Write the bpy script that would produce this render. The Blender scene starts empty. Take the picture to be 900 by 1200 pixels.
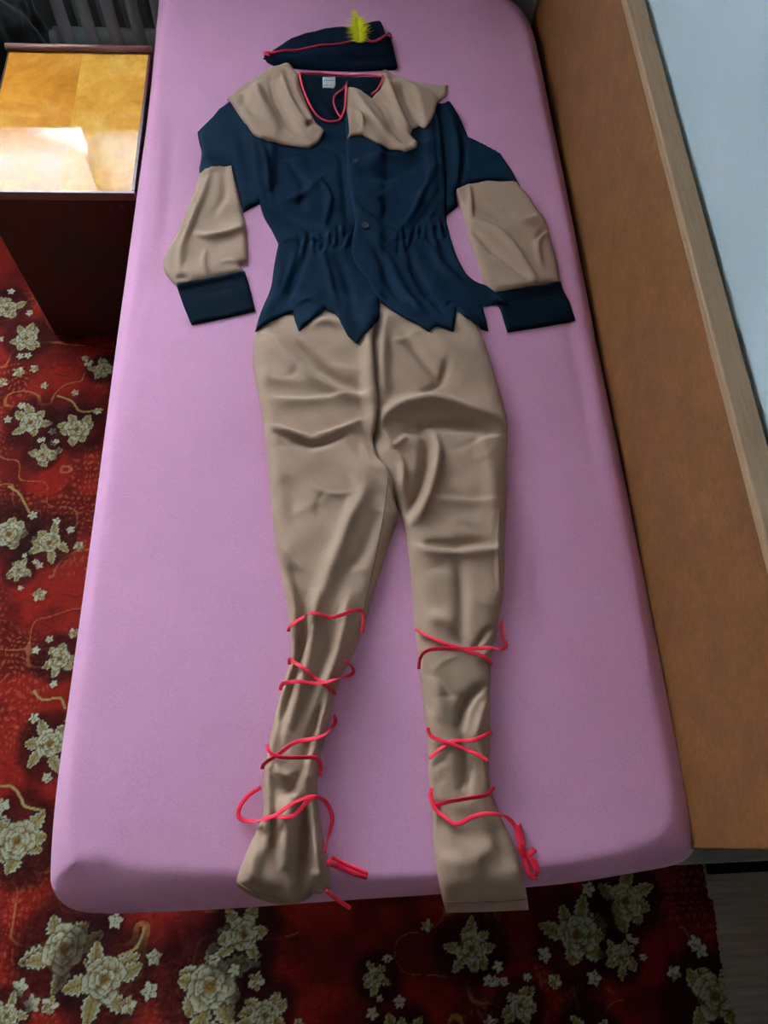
import bpy, bmesh, math, random
import numpy as np
from mathutils import Vector, Matrix
from mathutils.geometry import delaunay_2d_cdt

random.seed(7); RNG = np.random.default_rng(7)
S = bpy.context.scene; COL = S.collection
ZB = 0.56                      # height of the mattress top above the floor
# ------------------------------------------------------------------ camera
F_PX, PITCH, YAW, ROLL = 893.145, 0.416753, -0.155892, 0.125166
CAM = np.array([0.392936, 0.013529, 1.2269 + ZB])
_d = np.array([0, math.sin(PITCH), -math.cos(PITCH)]); _u = np.array([0, math.cos(PITCH), math.sin(PITCH)]); _r = np.array([1., 0, 0])
_c, _s = math.cos(YAW), math.sin(YAW); _Rz = np.array([[_c, -_s, 0], [_s, _c, 0], [0, 0, 1]])
_r, _u, _d = _Rz @ _r, _Rz @ _u, _Rz @ _d
_c, _s = math.cos(ROLL), math.sin(ROLL)
CR, CU, CD = _c * _r + _s * _u, -_s * _r + _c * _u, _d
cd = bpy.data.cameras.new('camera'); cam = bpy.data.objects.new('camera', cd); COL.objects.link(cam)
cam.matrix_world = Matrix(((CR[0], CU[0], -CD[0], CAM[0]), (CR[1], CU[1], -CD[1], CAM[1]), (CR[2], CU[2], -CD[2], CAM[2]), (0, 0, 0, 1)))
cd.sensor_fit = 'VERTICAL'; cd.sensor_height = 36; cd.sensor_width = 27; cd.lens = 36 * F_PX / 1200; cd.clip_start = 0.02
S.camera = cam
# ------------------------------------------------------------------ view, sky, daylight
S.view_settings.view_transform = 'Standard'; S.view_settings.look = 'None'
S.view_settings.gamma = 1; S.view_settings.use_curve_mapping = False
S.view_settings.exposure = 0.0
w = bpy.data.worlds.new('overcast_sky'); S.world = w; w.use_nodes = True
bg = w.node_tree.nodes['Background']; bg.inputs['Color'].default_value = (0.74, 0.885, 1.0, 1); bg.inputs['Strength'].default_value = 180.0
WIN = dict(x0=-3.05, x1=-0.12, z0=1.08, z1=2.30, y=2.25)      # the window in the far wall
pl = bpy.data.lights.new('window_daylight', 'AREA'); pl.shape = 'RECTANGLE'
pl.size = WIN['x1'] - WIN['x0']; pl.size_y = WIN['z1'] - WIN['z0']; pl.cycles.is_portal = True
plo = bpy.data.objects.new('window_daylight', pl); COL.objects.link(plo)
plo.location = ((WIN['x0'] + WIN['x1']) / 2, WIN['y'] + 0.09, (WIN['z0'] + WIN['z1']) / 2); plo.rotation_euler = (-math.pi / 2, 0, 0)

# ------------------------------------------------------------------ pixel ray -> point on a real plane / surface
def ray(px):
    return (px[0] - 450) / F_PX * CR - (px[1] - 600) / F_PX * CU + CD
def on_plane(px, axis, val):
    d = ray(px); return CAM + (val - CAM[axis]) / d[axis] * d

# ------------------------------------------------------------------ object helpers
def link(name, me, mat=None, parent=None):
    o = bpy.data.objects.new(name, me); COL.objects.link(o)
    if mat is not None: me.materials.append(mat)
    if parent is not None: o.parent = parent; o.matrix_parent_inverse = Matrix.Translation(-Vector(parent.location))
    return o
def tag(o, label, cat=None, group=None):
    o['label'] = label
    if cat: o['category'] = cat
    if group: o['group'] = group
    return o
def thing(name, label, cat, loc=(0, 0, 0), group=None):
    o = bpy.data.objects.new(name, None); COL.objects.link(o); o.location = loc; o.empty_display_size = .05
    return tag(o, label, cat, group)
def struct(o): o['kind'] = 'structure'; return o
def mesh_from(name, verts, faces, smooth=True):
    me = bpy.data.meshes.new(name); me.from_pydata([tuple(map(float, q)) for q in verts], [], faces); me.validate(); me.update()
    if smooth: me.polygons.foreach_set('use_smooth', [True] * len(me.polygons))
    return me
def box_mesh(name, x0, x1, y0, y1, z0, z1, bev=0.0, seg=2):
    bm = bmesh.new(); bmesh.ops.create_cube(bm, size=1)
    for q in bm.verts: q.co = Vector(((x0 + x1) / 2 + q.co.x * (x1 - x0), (y0 + y1) / 2 + q.co.y * (y1 - y0), (z0 + z1) / 2 + q.co.z * (z1 - z0)))
    if bev > 0: bmesh.ops.bevel(bm, geom=bm.edges[:], offset=bev, segments=seg, affect='EDGES', profile=.5)
    me = bpy.data.meshes.new(name); bm.to_mesh(me); bm.free(); return me
def box(name, x0, x1, y0, y1, z0, z1, mat, parent=None, bev=0.0):
    return link(name, box_mesh(name, x0, x1, y0, y1, z0, z1, bev), mat, parent)
def tube_geo(pts, rad, n=8, flat=None, up=None):
    """swept tube; flat=(half width, half thickness) gives a ribbon lying with its normal along `up`"""
    pts = np.array(pts, float); m = len(pts); V = []; Fs = []
    rad = np.broadcast_to(np.array(rad, float), (m,))
    for i in range(m):
        t = pts[min(i + 1, m - 1)] - pts[max(i - 1, 0)]; t /= (np.linalg.norm(t) + 1e-12)
        U = np.array(up[i] if up is not None else (0, 0, 1.), float)
        sd = np.cross(t, U); ln = np.linalg.norm(sd)
        if ln < 1e-4: sd = np.cross(t, (0, 1., 0.3)); ln = np.linalg.norm(sd)
        sd /= ln; U = np.cross(sd, t)
        for k in range(n):
            a = 2 * math.pi * k / n
            if flat: V.append(pts[i] + sd * math.cos(a) * flat[0] * rad[i] + U * math.sin(a) * flat[1])
            else: V.append(pts[i] + rad[i] * (sd * math.cos(a) + U * math.sin(a)))
    for i in range(m - 1):
        for k in range(n):
            a, b = i * n + k, i * n + (k + 1) % n
            Fs.append((a, b, b + n, a + n))
    Fs.append(tuple(range(n))[::-1]); Fs.append(tuple((m - 1) * n + k for k in range(n)))
    return V, Fs
def tube(name, pts, rad, mat, parent=None, n=8, **k):
    V, Fs = tube_geo(pts, rad, n, **k); return link(name, mesh_from(name, V, Fs), mat, parent)
def catmull(P, per=8):
    P = np.array(P, float); out = []
    for i in range(len(P) - 1):
        p0, p1, p2, p3 = P[max(i - 1, 0)], P[i], P[i + 1], P[min(i + 2, len(P) - 1)]
        for k in range(per):
            t = k / per
            out.append(.5 * ((2 * p1) + (-p0 + p2) * t + (2 * p0 - 5 * p1 + 4 * p2 - p3) * t * t + (-p0 + 3 * p1 - 3 * p2 + p3) * t ** 3))
    out.append(P[-1]); return np.array(out)
def resample(P, step):
    P = np.array(P, float); L = np.concatenate([[0], np.cumsum(np.linalg.norm(np.diff(P, axis=0), axis=1))])
    n = max(2, int(round(L[-1] / step)) + 1); s = np.linspace(0, L[-1], n)
    return np.stack([np.interp(s, L, P[:, k]) for k in range(P.shape[1])], 1)

# ------------------------------------------------------------------ materials
def srgb(r, g, b):
    f = lambda c: c / 12.92 if c <= .04045 else ((c + .055) / 1.055) ** 2.4
    return (f(r / 255), f(g / 255), f(b / 255), 1)
class M:
    def __init__(s, name):
        s.m = bpy.data.materials.new(name); s.m.use_nodes = True; s.t = s.m.node_tree; s.b = s.t.nodes['Principled BSDF']
    def n(s, ty, **k):
        o = s.t.nodes.new(ty)
        for a, v in k.items():
            if a.startswith('i_'): o.inputs[a[2:].replace('_', ' ')].default_value = v
            else: setattr(o, a, v)
        return o
    def l(s, a, b): s.t.links.new(a, b)
    def set(s, **k):
        for a, v in k.items(): s.b.inputs[a.replace('_', ' ')].default_value = v
        return s
    def ramp(s, fac, stops):
        r = s.n('ShaderNodeValToRGB'); e = r.color_ramp.elements
        while len(e) < len(stops): e.new(.5)
        for q, (p, c) in zip(e, stops): q.position = p; q.color = c
        s.l(fac, r.inputs['Fac']); return r.outputs['Color']
    def noise(s, scale, detail=4, rough=.5, vec=None, dist=0):
        o = s.n('ShaderNodeTexNoise'); o.inputs['Scale'].default_value = scale; o.inputs['Detail'].default_value = detail
        o.inputs['Roughness'].default_value = rough; o.inputs['Distortion'].default_value = dist
        if vec is not None: s.l(vec, o.inputs['Vector'])
        return o.outputs['Fac']
    def coords(s, scale=(1, 1, 1), rot=(0, 0, 0)):
        c = s.n('ShaderNodeTexCoord'); mp = s.n('ShaderNodeMapping'); mp.inputs['Scale'].default_value = scale; mp.inputs['Rotation'].default_value = rot
        s.l(c.outputs['Object'], mp.inputs['Vector']); return mp.outputs['Vector']
    def bump(s, h, strength, dist):
        o = s.n('ShaderNodeBump'); o.inputs['Strength'].default_value = strength; o.inputs['Distance'].default_value = dist
        s.l(h, o.inputs['Height']); s.l(o.outputs['Normal'], s.b.inputs['Normal'])
def scale_c(c, k): return (c[0] * k, c[1] * k, c[2] * k, 1)
def fabric(name, c, rough=.85, sheen=.2, weave=900, bump=.25, var=.12, spec=.2):
    m = M(name); v = m.coords()
    col = m.ramp(m.noise(9, 5, .6, v), [(.3, scale_c(c, 1 - var)), (.7, scale_c(c, 1 + var))])
    fine = m.noise(weave, 2, .5, v)
    mx = m.n('ShaderNodeMix', data_type='RGBA', blend_type='MULTIPLY'); mx.inputs['Factor'].default_value = .35
    m.l(col, mx.inputs['A']); m.l(m.ramp(fine, [(.3, (.55, .55, .55, 1)), (.7, (1.25, 1.25, 1.25, 1))]), mx.inputs['B'])
    m.l(mx.outputs['Result'], m.b.inputs['Base Color'])
    m.set(Roughness=rough, Sheen_Weight=sheen, Sheen_Roughness=.5, Specular_IOR_Level=spec)
    m.bump(fine, bump, .0006); return m.m
def plain(name, c, rough=.5, spec=.5, metal=0, var=.08, nscale=12, bump=0, bscale=200):
    m = M(name); v = m.coords()
    m.l(m.ramp(m.noise(nscale, 5, .6, v), [(.3, scale_c(c, 1 - var)), (.7, scale_c(c, 1 + var))]), m.b.inputs['Base Color'])
    m.set(Roughness=rough, Specular_IOR_Level=spec, Metallic=metal)
    if bump: m.bump(m.noise(bscale, 3, .5, v), bump, .001)
    return m.m
MAT = {}
MAT['sheet'] = fabric('pink_jersey_sheet', srgb(221, 156, 190), .9, .15, 700, .35, .03, .1)
MAT['beige'] = fabric('beige_twill', srgb(152, 123, 102), .8, .06, 800, .3, .05, .2)
MAT['navy'] = fabric('dark_teal_navy_cloth', srgb(2, 22, 36), .85, .0, 800, .3, .12, .07)
MAT['lining'] = fabric('dark_navy_lining', srgb(2, 14, 23), .9, .0, 800, .3, .1, .05)
MAT['hatblue'] = fabric('dark_navy_hat_cloth', srgb(3, 15, 27), .9, .0, 700, .3, .1, .05)
MAT['red'] = fabric('red_bias_tape', srgb(205, 14, 48), .65, .08, 1200, .2, .12, .25)
MAT['redpipe'] = fabric('red_piping', srgb(190, 25, 55), .7, .2, 1200, .2, .1, .2)
MAT['seam'] = fabric('beige_thread', srgb(92, 74, 58), .9, 0, 800, .1, .05, .1)
MAT['button'] = plain('dark_button', srgb(38, 34, 40), .3, .5)
MAT['feather'] = plain('yellow_feather', srgb(232, 225, 20), .7, .2, 0, .15, 60)
MAT['feather'].node_tree.nodes['Principled BSDF'].inputs['Subsurface Weight'].default_value = .0
MAT['white'] = plain('white_satin_label', srgb(225, 228, 226), .5, .4, 0, .02)
MAT['ink'] = plain('grey_label_ink', srgb(70, 72, 78), .8, .2)
MAT['darkframe'] = plain('dark_bed_frame', srgb(50, 36, 28), .6, .3)
MAT['mattress'] = fabric('mattress_ticking', srgb(190, 180, 170), .9, .1, 500)
# particle board (bed back panel)
m = M('brown_fibreboard'); v = m.coords()
a = m.noise(14, 6, .65, v); b2 = m.noise(110, 6, .75, m.coords((1, 1, 1.4)))
mx = m.n('ShaderNodeMix', data_type='RGBA', blend_type='MULTIPLY'); mx.inputs['Factor'].default_value = .6
m.l(m.ramp(a, [(.3, srgb(90, 54, 22)), (.7, srgb(112, 70, 31))]), mx.inputs['A'])
m.l(m.ramp(b2, [(.35, (.5, .47, .44, 1)), (.65, (1.2, 1.2, 1.2, 1))]), mx.inputs['B'])
m.l(mx.outputs['Result'], m.b.inputs['Base Color']); m.set(Roughness=.6, Specular_IOR_Level=.25); m.bump(b2, .2, .0006); MAT['board'] = m.m
m = M('tan_rail_wood'); v = m.coords((60, 3, 60)); a = m.noise(3, 5, .6, v)
m.l(m.ramp(a, [(.3, srgb(120, 92, 64)), (.7, srgb(146, 114, 82))]), m.b.inputs['Base Color']); m.set(Roughness=.55); MAT['rail'] = m.m
# white roughcast wall
m = M('white_wall_paint'); v = m.coords(); m.l(m.ramp(m.noise(3, 5, .6, v), [(.3, srgb(222, 240, 248)), (.7, srgb(230, 246, 252))]), m.b.inputs['Base Color'])
m.set(Roughness=.9, Specular_IOR_Level=.2); m.bump(m.noise(160, 5, .7, v), .5, .002); MAT['wall'] = m.m
m = M('grey_wall_paint'); v = m.coords(); m.l(m.ramp(m.noise(5, 5, .6, v), [(.3, srgb(150, 150, 146)), (.7, srgb(166, 166, 160))]), m.b.inputs['Base Color'])
m.set(Roughness=.9, Specular_IOR_Level=.2); m.bump(m.noise(160, 5, .7, v), .4, .002); MAT['greywall'] = m.m
MAT['wallpaper'] = plain('brown_patterned_wallpaper', srgb(70, 54, 42), .9, .1, 0, .12, 6)
MAT['ceiling'] = plain('dull_ceiling_paint', srgb(110, 104, 96), .9, .1, 0, .04, 6)
# burl veneer, high gloss
m = M('glossy_burl_veneer'); v = m.coords((1, 1, 1))
a = m.noise(7, 8, .62, v, 1.2); f2 = m.noise(60, 6, .7, m.coords((1, .5, 1)), .6)
mx = m.n('ShaderNodeMix', data_type='RGBA', blend_type='MULTIPLY'); mx.inputs['Factor'].default_value = .5
m.l(m.ramp(a, [(.25, srgb(156, 92, 20)), (.5, srgb(206, 146, 56)), (.75, srgb(226, 178, 92))]), mx.inputs['A'])
m.l(m.ramp(f2, [(.3, (.62, .55, .45, 1)), (.6, (1.05, 1.05, 1.05, 1))]), mx.inputs['B'])
m.l(mx.outputs['Result'], m.b.inputs['Base Color']); m.set(Roughness=.05, Specular_IOR_Level=.29, Coat_Weight=.03, Coat_Roughness=.02)
m.bump(m.noise(16, 4, .6, v), .008, .002); MAT['veneer'] = m.m
m = M('glossy_burl_veneer_dark'); v = m.coords((1, 1, 1), (0, 0, 1.3))
a = m.noise(7, 8, .62, v, 1.2); f2 = m.noise(60, 6, .7, m.coords((1, .5, 1)), .6)
mx = m.n('ShaderNodeMix', data_type='RGBA', blend_type='MULTIPLY'); mx.inputs['Factor'].default_value = .5
m.l(m.ramp(a, [(.25, srgb(140, 80, 16)), (.5, srgb(186, 120, 40)), (.75, srgb(208, 152, 68))]), mx.inputs['A'])
m.l(m.ramp(f2, [(.3, (.62, .55, .45, 1)), (.6, (1.05, 1.05, 1.05, 1))]), mx.inputs['B'])
m.l(mx.outputs['Result'], m.b.inputs['Base Color']); m.set(Roughness=.05, Specular_IOR_Level=.29, Coat_Weight=.03, Coat_Roughness=.02)
m.bump(m.noise(16, 4, .6, v), .008, .002); MAT['veneer2'] = m.m
m = M('mahogany'); v = m.coords((30, 30, 2)); m.l(m.ramp(m.noise(4, 6, .6, v), [(.3, srgb(50, 15, 13)), (.7, srgb(68, 24, 19))]), m.b.inputs['Base Color'])
m.set(Roughness=.3, Specular_IOR_Level=.5); MAT['mahogany'] = m.m
m = M('pinkish_edge_strip'); v = m.coords((2, 40, 40)); m.l(m.ramp(m.noise(4, 6, .6, v), [(.3, srgb(96, 58, 50)), (.7, srgb(128, 84, 74))]), m.b.inputs['Base Color'])
m.set(Roughness=.3); MAT['strip'] = m.m
MAT['radiator'] = plain('grey_radiator_enamel', srgb(214, 220, 222), .4, .5, 0, .04)
MAT['blackcloth'] = fabric('black_soft_cloth', srgb(18, 18, 22), .8, .3, 500, .4, .2)
# grey wood-look flooring
m = M('grey_wood_look_vinyl'); v = m.coords((3, 40, 40)); a = m.noise(3, 7, .65, v, .4)
m.l(m.ramp(a, [(.3, srgb(134, 116, 104)), (.7, srgb(176, 156, 142))]), m.b.inputs['Base Color']); m.set(Roughness=.6, Specular_IOR_Level=.3); m.bump(a, .3, .001); MAT['vinyl'] = m.m
MAT['sill'] = plain('grey_painted_sill', srgb(150, 148, 140), .6, .3)
MAT['gapshade'] = plain('black_gap_shade', srgb(12, 12, 14), .8, .2)  # near-black colour standing in for shade in the threshold gap
MAT['winframe'] = plain('white_window_frame', srgb(225, 226, 224), .4, .4, 0, .02)
m = M('window_glass'); o = m.t.nodes['Material Output']; tr = m.n('ShaderNodeBsdfTransparent'); gl = m.n('ShaderNodeBsdfGlossy'); gl.inputs['Roughness'].default_value = .02
fr = m.n('ShaderNodeFresnel'); fr.inputs['IOR'].default_value = 1.45; mi = m.n('ShaderNodeMixShader'); m.l(fr.outputs[0], mi.inputs[0]); m.l(tr.outputs[0], mi.inputs[1]); m.l(gl.outputs[0], mi.inputs[2]); m.l(mi.outputs[0], o.inputs['Surface']); MAT['glass'] = m.m
m = M('white_blind_slat'); o = m.t.nodes['Material Output']; df = m.n('ShaderNodeBsdfDiffuse'); df.inputs['Color'].default_value = (.8, .8, .8, 1); tl = m.n('ShaderNodeBsdfTranslucent'); tl.inputs['Color'].default_value = (.85, .86, .88, 1)
mi = m.n('ShaderNodeMixShader'); mi.inputs[0].default_value = .55; m.l(df.outputs[0], mi.inputs[1]); m.l(tl.outputs[0], mi.inputs[2]); m.l(mi.outputs[0], o.inputs['Surface']); MAT['slat'] = m.m
MAT['slat_thick'] = m.m.copy()
for q in MAT['slat_thick'].node_tree.nodes:
    if q.type == 'MIX_SHADER': q.inputs[0].default_value = .3

# ================================================================== THE ROOM
X0, X1, Y0, Y1, H = -3.4, 0.9775, -1.7, 2.03, 2.55
NX0, NX1, NY = -3.15, 0.50, 2.25           # window recess in the far wall
struct(box('floor', X0 - .1, 1.55, Y0 - .1, 2.35, -.12, -.012, MAT['vinyl']))
struct(box('ceiling', X0 - .1, 1.55, Y0 - .1, 2.35, H, H + .1, MAT['ceiling']))
struct(box('wall_left', X0 - .1, X0, Y0 - .1, 2.35, -.012, H, MAT['wallpaper']))
struct(box('wall_front', X0, 1.55, Y0 - .1, Y0, -.012, H, MAT['wallpaper']))
struct(box('wall_right', X1, X1 + .45, 0.02, 2.35, -.012, H, MAT['wall']))
struct(box('wall_alcove', 1.42, 1.55, Y0, 0.02, -.012, H, MAT['wall']))
wb = struct(box('wall_back', NX1, X1, Y1, 2.35, -.012, H, MAT['greywall']))
for nm, x0, x1, y0, y1, z0, z1 in (('wall_pier', X0, NX0, Y1, 2.35, -.012, H), ('wall_below_window', NX0, NX1, NY, 2.35, -.012, WIN['z0'] - .03),
                                   ('wall_above_window', NX0, NX1, NY, 2.35, WIN['z1'], H), ('wall_window_jamb', NX0, WIN['x0'], NY, 2.35, WIN['z0'] - .03, WIN['z1']),
                                   ('wall_window_jamb', WIN['x1'], NX1, NY, 2.35, WIN['z0'] - .03, WIN['z1'])):
    box(nm, x0, x1, y0, y1, z0, z1, MAT['greywall'], wb)
struct(box('trim_1', NX0, NX1, NY - .03, NY + .0, WIN['z0'] - .03, WIN['z0'], MAT['winframe'], None, .004))
struct(box('trim_2', 1.03, 1.42, -.052, .02, -.012, .03, MAT['sill'], None, .004))
struct(box('gap_shade_strip', 1.185, 1.37, -.074, -.0522, -.012, .006, MAT['gapshade'], None, .002))  # black strip that paints the shade of the dark gap beside the grey threshold
# window with two sashes
win = struct(bpy.data.objects.new('window_1', None)); COL.objects.link(win); win.location = ((WIN['x0'] + WIN['x1']) / 2, 2.30, WIN['z0'])
wx0, wx1, wz0, wz1 = WIN['x0'], WIN['x1'], WIN['z0'], WIN['z1']; wm = -.45
for (a0, a1, b0, b1) in ((wx0, wx1, wz0, wz0 + .05), (wx0, wx1, wz1 - .05, wz1), (wx0, wx0 + .05, wz0 + .05, wz1 - .05), (wx1 - .05, wx1, wz0 + .05, wz1 - .05), (wm + .016, wm + .045, wz0 + .05, wz1 - .05)):
    box('window_frame', a0, a1, 2.285, 2.335, b0, b1, MAT['winframe'], win, .004)
for (a0, a1) in ((wx0 + .05, wm + .016), (wm + .045, wx1 - .05)):
    box('window_pane', a0, a1, 2.308, 2.312, wz0 + .05, wz1 - .05, MAT['glass'], win)
# venetian blinds, one per sash
def blind(xa, xb, zbot, tilt_low, label, n_open, mat='slat'):
    t = thing('venetian_blind', label, 'blind', ((xa + xb) / 2, 2.262, wz1 - .02), 'venetian blinds at the window')
    box('head_rail', xa, xb, 2.245, 2.275, wz1 - .045, wz1 - .012, MAT['winframe'], t, .003)
    me = {}
    pitch = .018; n = int((wz1 - .06 - zbot) / pitch)
    for k in range(n):
        ang = tilt_low if k < n_open else -1.12
        if ang not in me:
            bm = bmesh.new(); hw = .0112
            vs = [[bm.verts.new((x, s * hw * math.cos(ang), s * hw * math.sin(ang) + (.0015 if abs(s) < .5 else 0))) for s in (-1, 0, 1)] for x in (0, xb - xa)]
            for s in (0, 1): bm.faces.new((vs[0][s], vs[1][s], vs[1][s + 1], vs[0][s + 1]))
            mm = bpy.data.meshes.new('slat'); bm.to_mesh(mm); bm.free(); mm.materials.append(MAT[mat]); me[ang] = mm
        o = bpy.data.objects.new('slat', me[ang]); COL.objects.link(o); o.parent = t
        o.location = Vector((xa, 2.262, zbot + .012 + k * pitch)) - Vector(t.location)
    box('bottom_rail', xa, xb, 2.25, 2.274, zbot - .012, zbot + .004, MAT['winframe'], t, .003)
blind(wx0 + .02, wm - .012, wz0 + .012, .2, 'white venetian blind on the left window sash with its lowest slats open', 7)
blind(wm + .006, wx1 - .02, wz0 + .012, 1.12, 'white venetian blind closed on the right window sash', 0, 'slat_thick')

# ================================================================== FLOOR CARPET (woven flower pattern as colour data of the pile)
def carpet():
    xs = np.concatenate([np.arange(-1.0, -.6, .012), np.arange(-.6, .12, .0022), np.arange(.12, 1.178, .0032)]); ys = np.concatenate([np.arange(-.75, -.5, .01), np.arange(-.5, 1.66, .0025), np.arange(1.66, 1.98, .012)]); nx, ny = len(xs), len(ys)
    X, Y = np.meshgrid(xs, ys)
    rng = np.random.default_rng(3)
    def vnoise(sc, seed):
        r = np.random.default_rng(seed); G = r.random((int((ys[-1] - ys[0]) / sc) + 4, int((xs[-1] - xs[0]) / sc) + 4))
        gx = (X - xs[0]) / sc; gy = (Y - ys[0]) / sc; ix = gx.astype(int); iy = gy.astype(int); fx = gx - ix; fy = gy - iy
        fx = fx * fx * (3 - 2 * fx); fy = fy * fy * (3 - 2 * fy)
        return (G[iy, ix] * (1 - fx) + G[iy, ix + 1] * fx) * (1 - fy) + (G[iy + 1, ix] * (1 - fx) + G[iy + 1, ix + 1] * fx) * fy
    lin = lambda c: np.array(srgb(*c)[:3])
    n1 = vnoise(.11, 1) * .6 + vnoise(.045, 2) * .4; n2 = vnoise(.014, 4); n3 = vnoise(.16, 9); n4 = vnoise(.006, 11)
    C = np.zeros((ny, nx, 3)); RED, DRED, MAR, ORG = lin((106, 23, 17)), lin((72, 15, 13)), lin((40, 11, 12)), lin((128, 62, 40))
    t = np.clip((n1 - .38) / .22, 0, 1)[..., None]; C[:] = DRED * (1 - t) + RED * t
    # fine scrolls
    sc = np.abs(np.sin(X * 210 + 9 * vnoise(.05, 21) + 3 * n2) * np.cos(Y * 190 + 9 * vnoise(.05, 22)))
    q = (np.clip((vnoise(.13, 31) - .52) / .12, 0, 1) * (sc > .62) * (n4 > .3))[..., None] * .6; C = C * (1 - q) + ORG * q
    cr = np.abs(vnoise(.055, 41) - .5) < .022
    q = (cr * (n2 > .35) * .55)[..., None]; C = C * (1 - q) + lin((64, 14, 14)) * q
    cr = np.abs(vnoise(.07, 43) - .5) < .014
    q = (cr * (vnoise(.2, 44) > .5) * .6)[..., None]; C = C * (1 - q) + lin((136, 92, 56)) * q
    CREAM, OLIVE, GOLD, INK = lin((156, 154, 130)), lin((120, 108, 66)), lin((104, 76, 28)), lin((30, 11, 13))
    def win(cx, cy, R):
        i0, i1 = np.searchsorted(xs, [cx - R, cx + R]); j0, j1 = np.searchsorted(ys, [cy - R, cy + R]); return slice(j0, j1), slice(i0, i1)
    def paint(sl, mask, col):
        mk = np.clip(mask, 0, 1)[..., None]; C[sl] = C[sl] * (1 - mk) + col * mk
    def halo(cx, cy, R):
        sl = win(cx, cy, R * 1.3); r = np.hypot(X[sl] - cx, Y[sl] - cy) * (1 + .5 * (n1[sl] - .5)); paint(sl, np.clip((R - r) / (.25 * R), 0, 1) * .8, MAR * .8)
    def leaf(cx, cy, ang, L, Wd, pale=0):
        sl = win(cx, cy, L * 1.25); dx, dy = X[sl] - cx, Y[sl] - cy; u = (dx * math.cos(ang) + dy * math.sin(ang)) / L; vv = (-dx * math.sin(ang) + dy * math.cos(ang)) / Wd
        uu = np.clip(u, 0, 1); hw = np.where((u > 0) & (u < 1), np.sin(uu ** .75 * math.pi) ** .8 * (1 + .16 * np.sin(uu * 30)), 0)
        inside = np.abs(vv) < hw; vein = (np.abs(vv) < .10) | (np.abs(np.sin(uu * 16 - np.abs(vv) * 4)) < .22) & (np.abs(vv) < .65 * hw)
        paint(sl, (np.abs(vv) < hw + .22) * (u > -.05) * (u < 1.08) * .85, INK); paint(sl, inside * 1., CREAM if pale else CREAM * .9); 
        if not pale: paint(sl, inside * (np.abs(vv) < hw * .72) * .9, OLIVE); paint(sl, inside * vein * .85, GOLD)
    def petal(cx, cy, ang, L, Wd, tone):
        sl = win(cx, cy, L * 1.3); dx, dy = X[sl] - cx, Y[sl] - cy; u = (dx * math.cos(ang) + dy * math.sin(ang)) / L; vv = (-dx * math.sin(ang) + dy * math.cos(ang)) / Wd
        e = np.sqrt(((u - .5) / .5) ** 2 + vv ** 2) + .08 * np.sin(5 * vv + ang) * (u > .5); paint(sl, (e < 1.14) * .75, GOLD * .5); paint(sl, (e < 1) * 1., CREAM * tone)
        paint(sl, (e < 1) * np.clip((.72 - u) / .3, 0, 1) * .9, GOLD); paint(sl, (e < .8) * (np.abs(vv + .15 * np.sin(6 * u)) < .12) * (u < .85) * .6, GOLD)
    def rose(cx, cy, R, seed):
        r_ = np.random.default_rng(seed); ph = r_.random() * 6.28; sl = win(cx, cy, R * 1.4); paint(sl, (np.hypot(X[sl] - cx, Y[sl] - cy) < R * .95) * 1., GOLD * .6)
        for ring, (n, a, b, wv) in enumerate(((6, .30, 1.05, .46), (5, .12, .74, .36), (4, .0, .46, .26))):
            for k in range(n):
                an = ph + ring * .6 + k * 6.283 / n + r_.normal() * .12; petal(cx + math.cos(an) * R * a, cy + math.sin(an) * R * a, an, R * (b - a) * (1 + .12 * r_.normal()), R * wv, .86 + .14 * r_.random())
        sl = win(cx, cy, R * .3); r = np.hypot(X[sl] - cx, Y[sl] - cy) / R; paint(sl, (r < .17) * 1., GOLD); paint(sl, (np.abs(r - .1) < .035) * .8, GOLD * .4)
    def bouquet(px, rp, nl=6, seed=0, spray=True):
        p = on_plane(px, 2, 0.0); R = rp * .0022; r_ = np.random.default_rng(seed + 100); halo(p[0], p[1], R * 3.0)
        a0 = r_.random() * 6.28
        for k in range(nl):
            a = a0 + k * 6.283 / nl + r_.normal() * .22; leaf(p[0] + math.cos(a) * R * .7, p[1] + math.sin(a) * R * .7, a + r_.normal() * .45, R * (.8 + .8 * r_.random()), R * (.34 + .12 * r_.random()))
        rose(p[0], p[1], R, seed)
        if spray:
            for k in range(3):
                a = a0 + r_.random() * 6.28; d = R * (2.1 + .6 * r_.random()); bx, by = p[0] + math.cos(a) * d, p[1] + math.sin(a) * d
                for j in range(5): leaf(bx, by, a + j * 1.257, R * .42, R * .15, 1)
    def bud(px, rp, seed):
        p = on_plane(px, 2, 0.0); R = rp * .0021
        for j in range(5): leaf(p[0], p[1], seed + j * 1.257, R * .95, R * .36, j % 2)
    def twig(pxs):
        P = catmull([on_plane(q, 2, 0.0)[:2] for q in pxs], 24)
        for (x, y) in P:
            sl = win(x, y, .006); paint(sl, (np.hypot(X[sl] - x, Y[sl] - y) < .0026) * 1., OLIVE * 1.1)
    for i, (px, rp) in enumerate((((8, 362), 12), ((31, 396), 12), ((122, 432), 9), ((36, 495), 13), ((90, 503), 13), ((50, 533), 9), ((10, 626), 14), ((58, 636), 12), ((22, 668), 8), ((70, 772), 11), ((58, 872), 14), ((20, 985), 17),
                                  ((75, 1112), 19), ((122, 1147), 18), ((246, 1156), 20), ((285, 1095), 14), ((8, 1190), 9), ((552, 1112), 13), ((733, 1056), 15), ((676, 1096), 17), ((728, 1122), 9), ((838, 1168), 18), ((610, 1178), 10),
                                  ((310, 1190), 12), ((440, 1145), 8), ((-70, 560), 16), ((-80, 800), 16), ((-60, 1100), 18), ((-40, 420), 12), ((470, 1230), 14), ((690, 1230), 14), ((250, 1260), 14))):
        bouquet(px, rp, 6 + i % 3, i)
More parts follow.
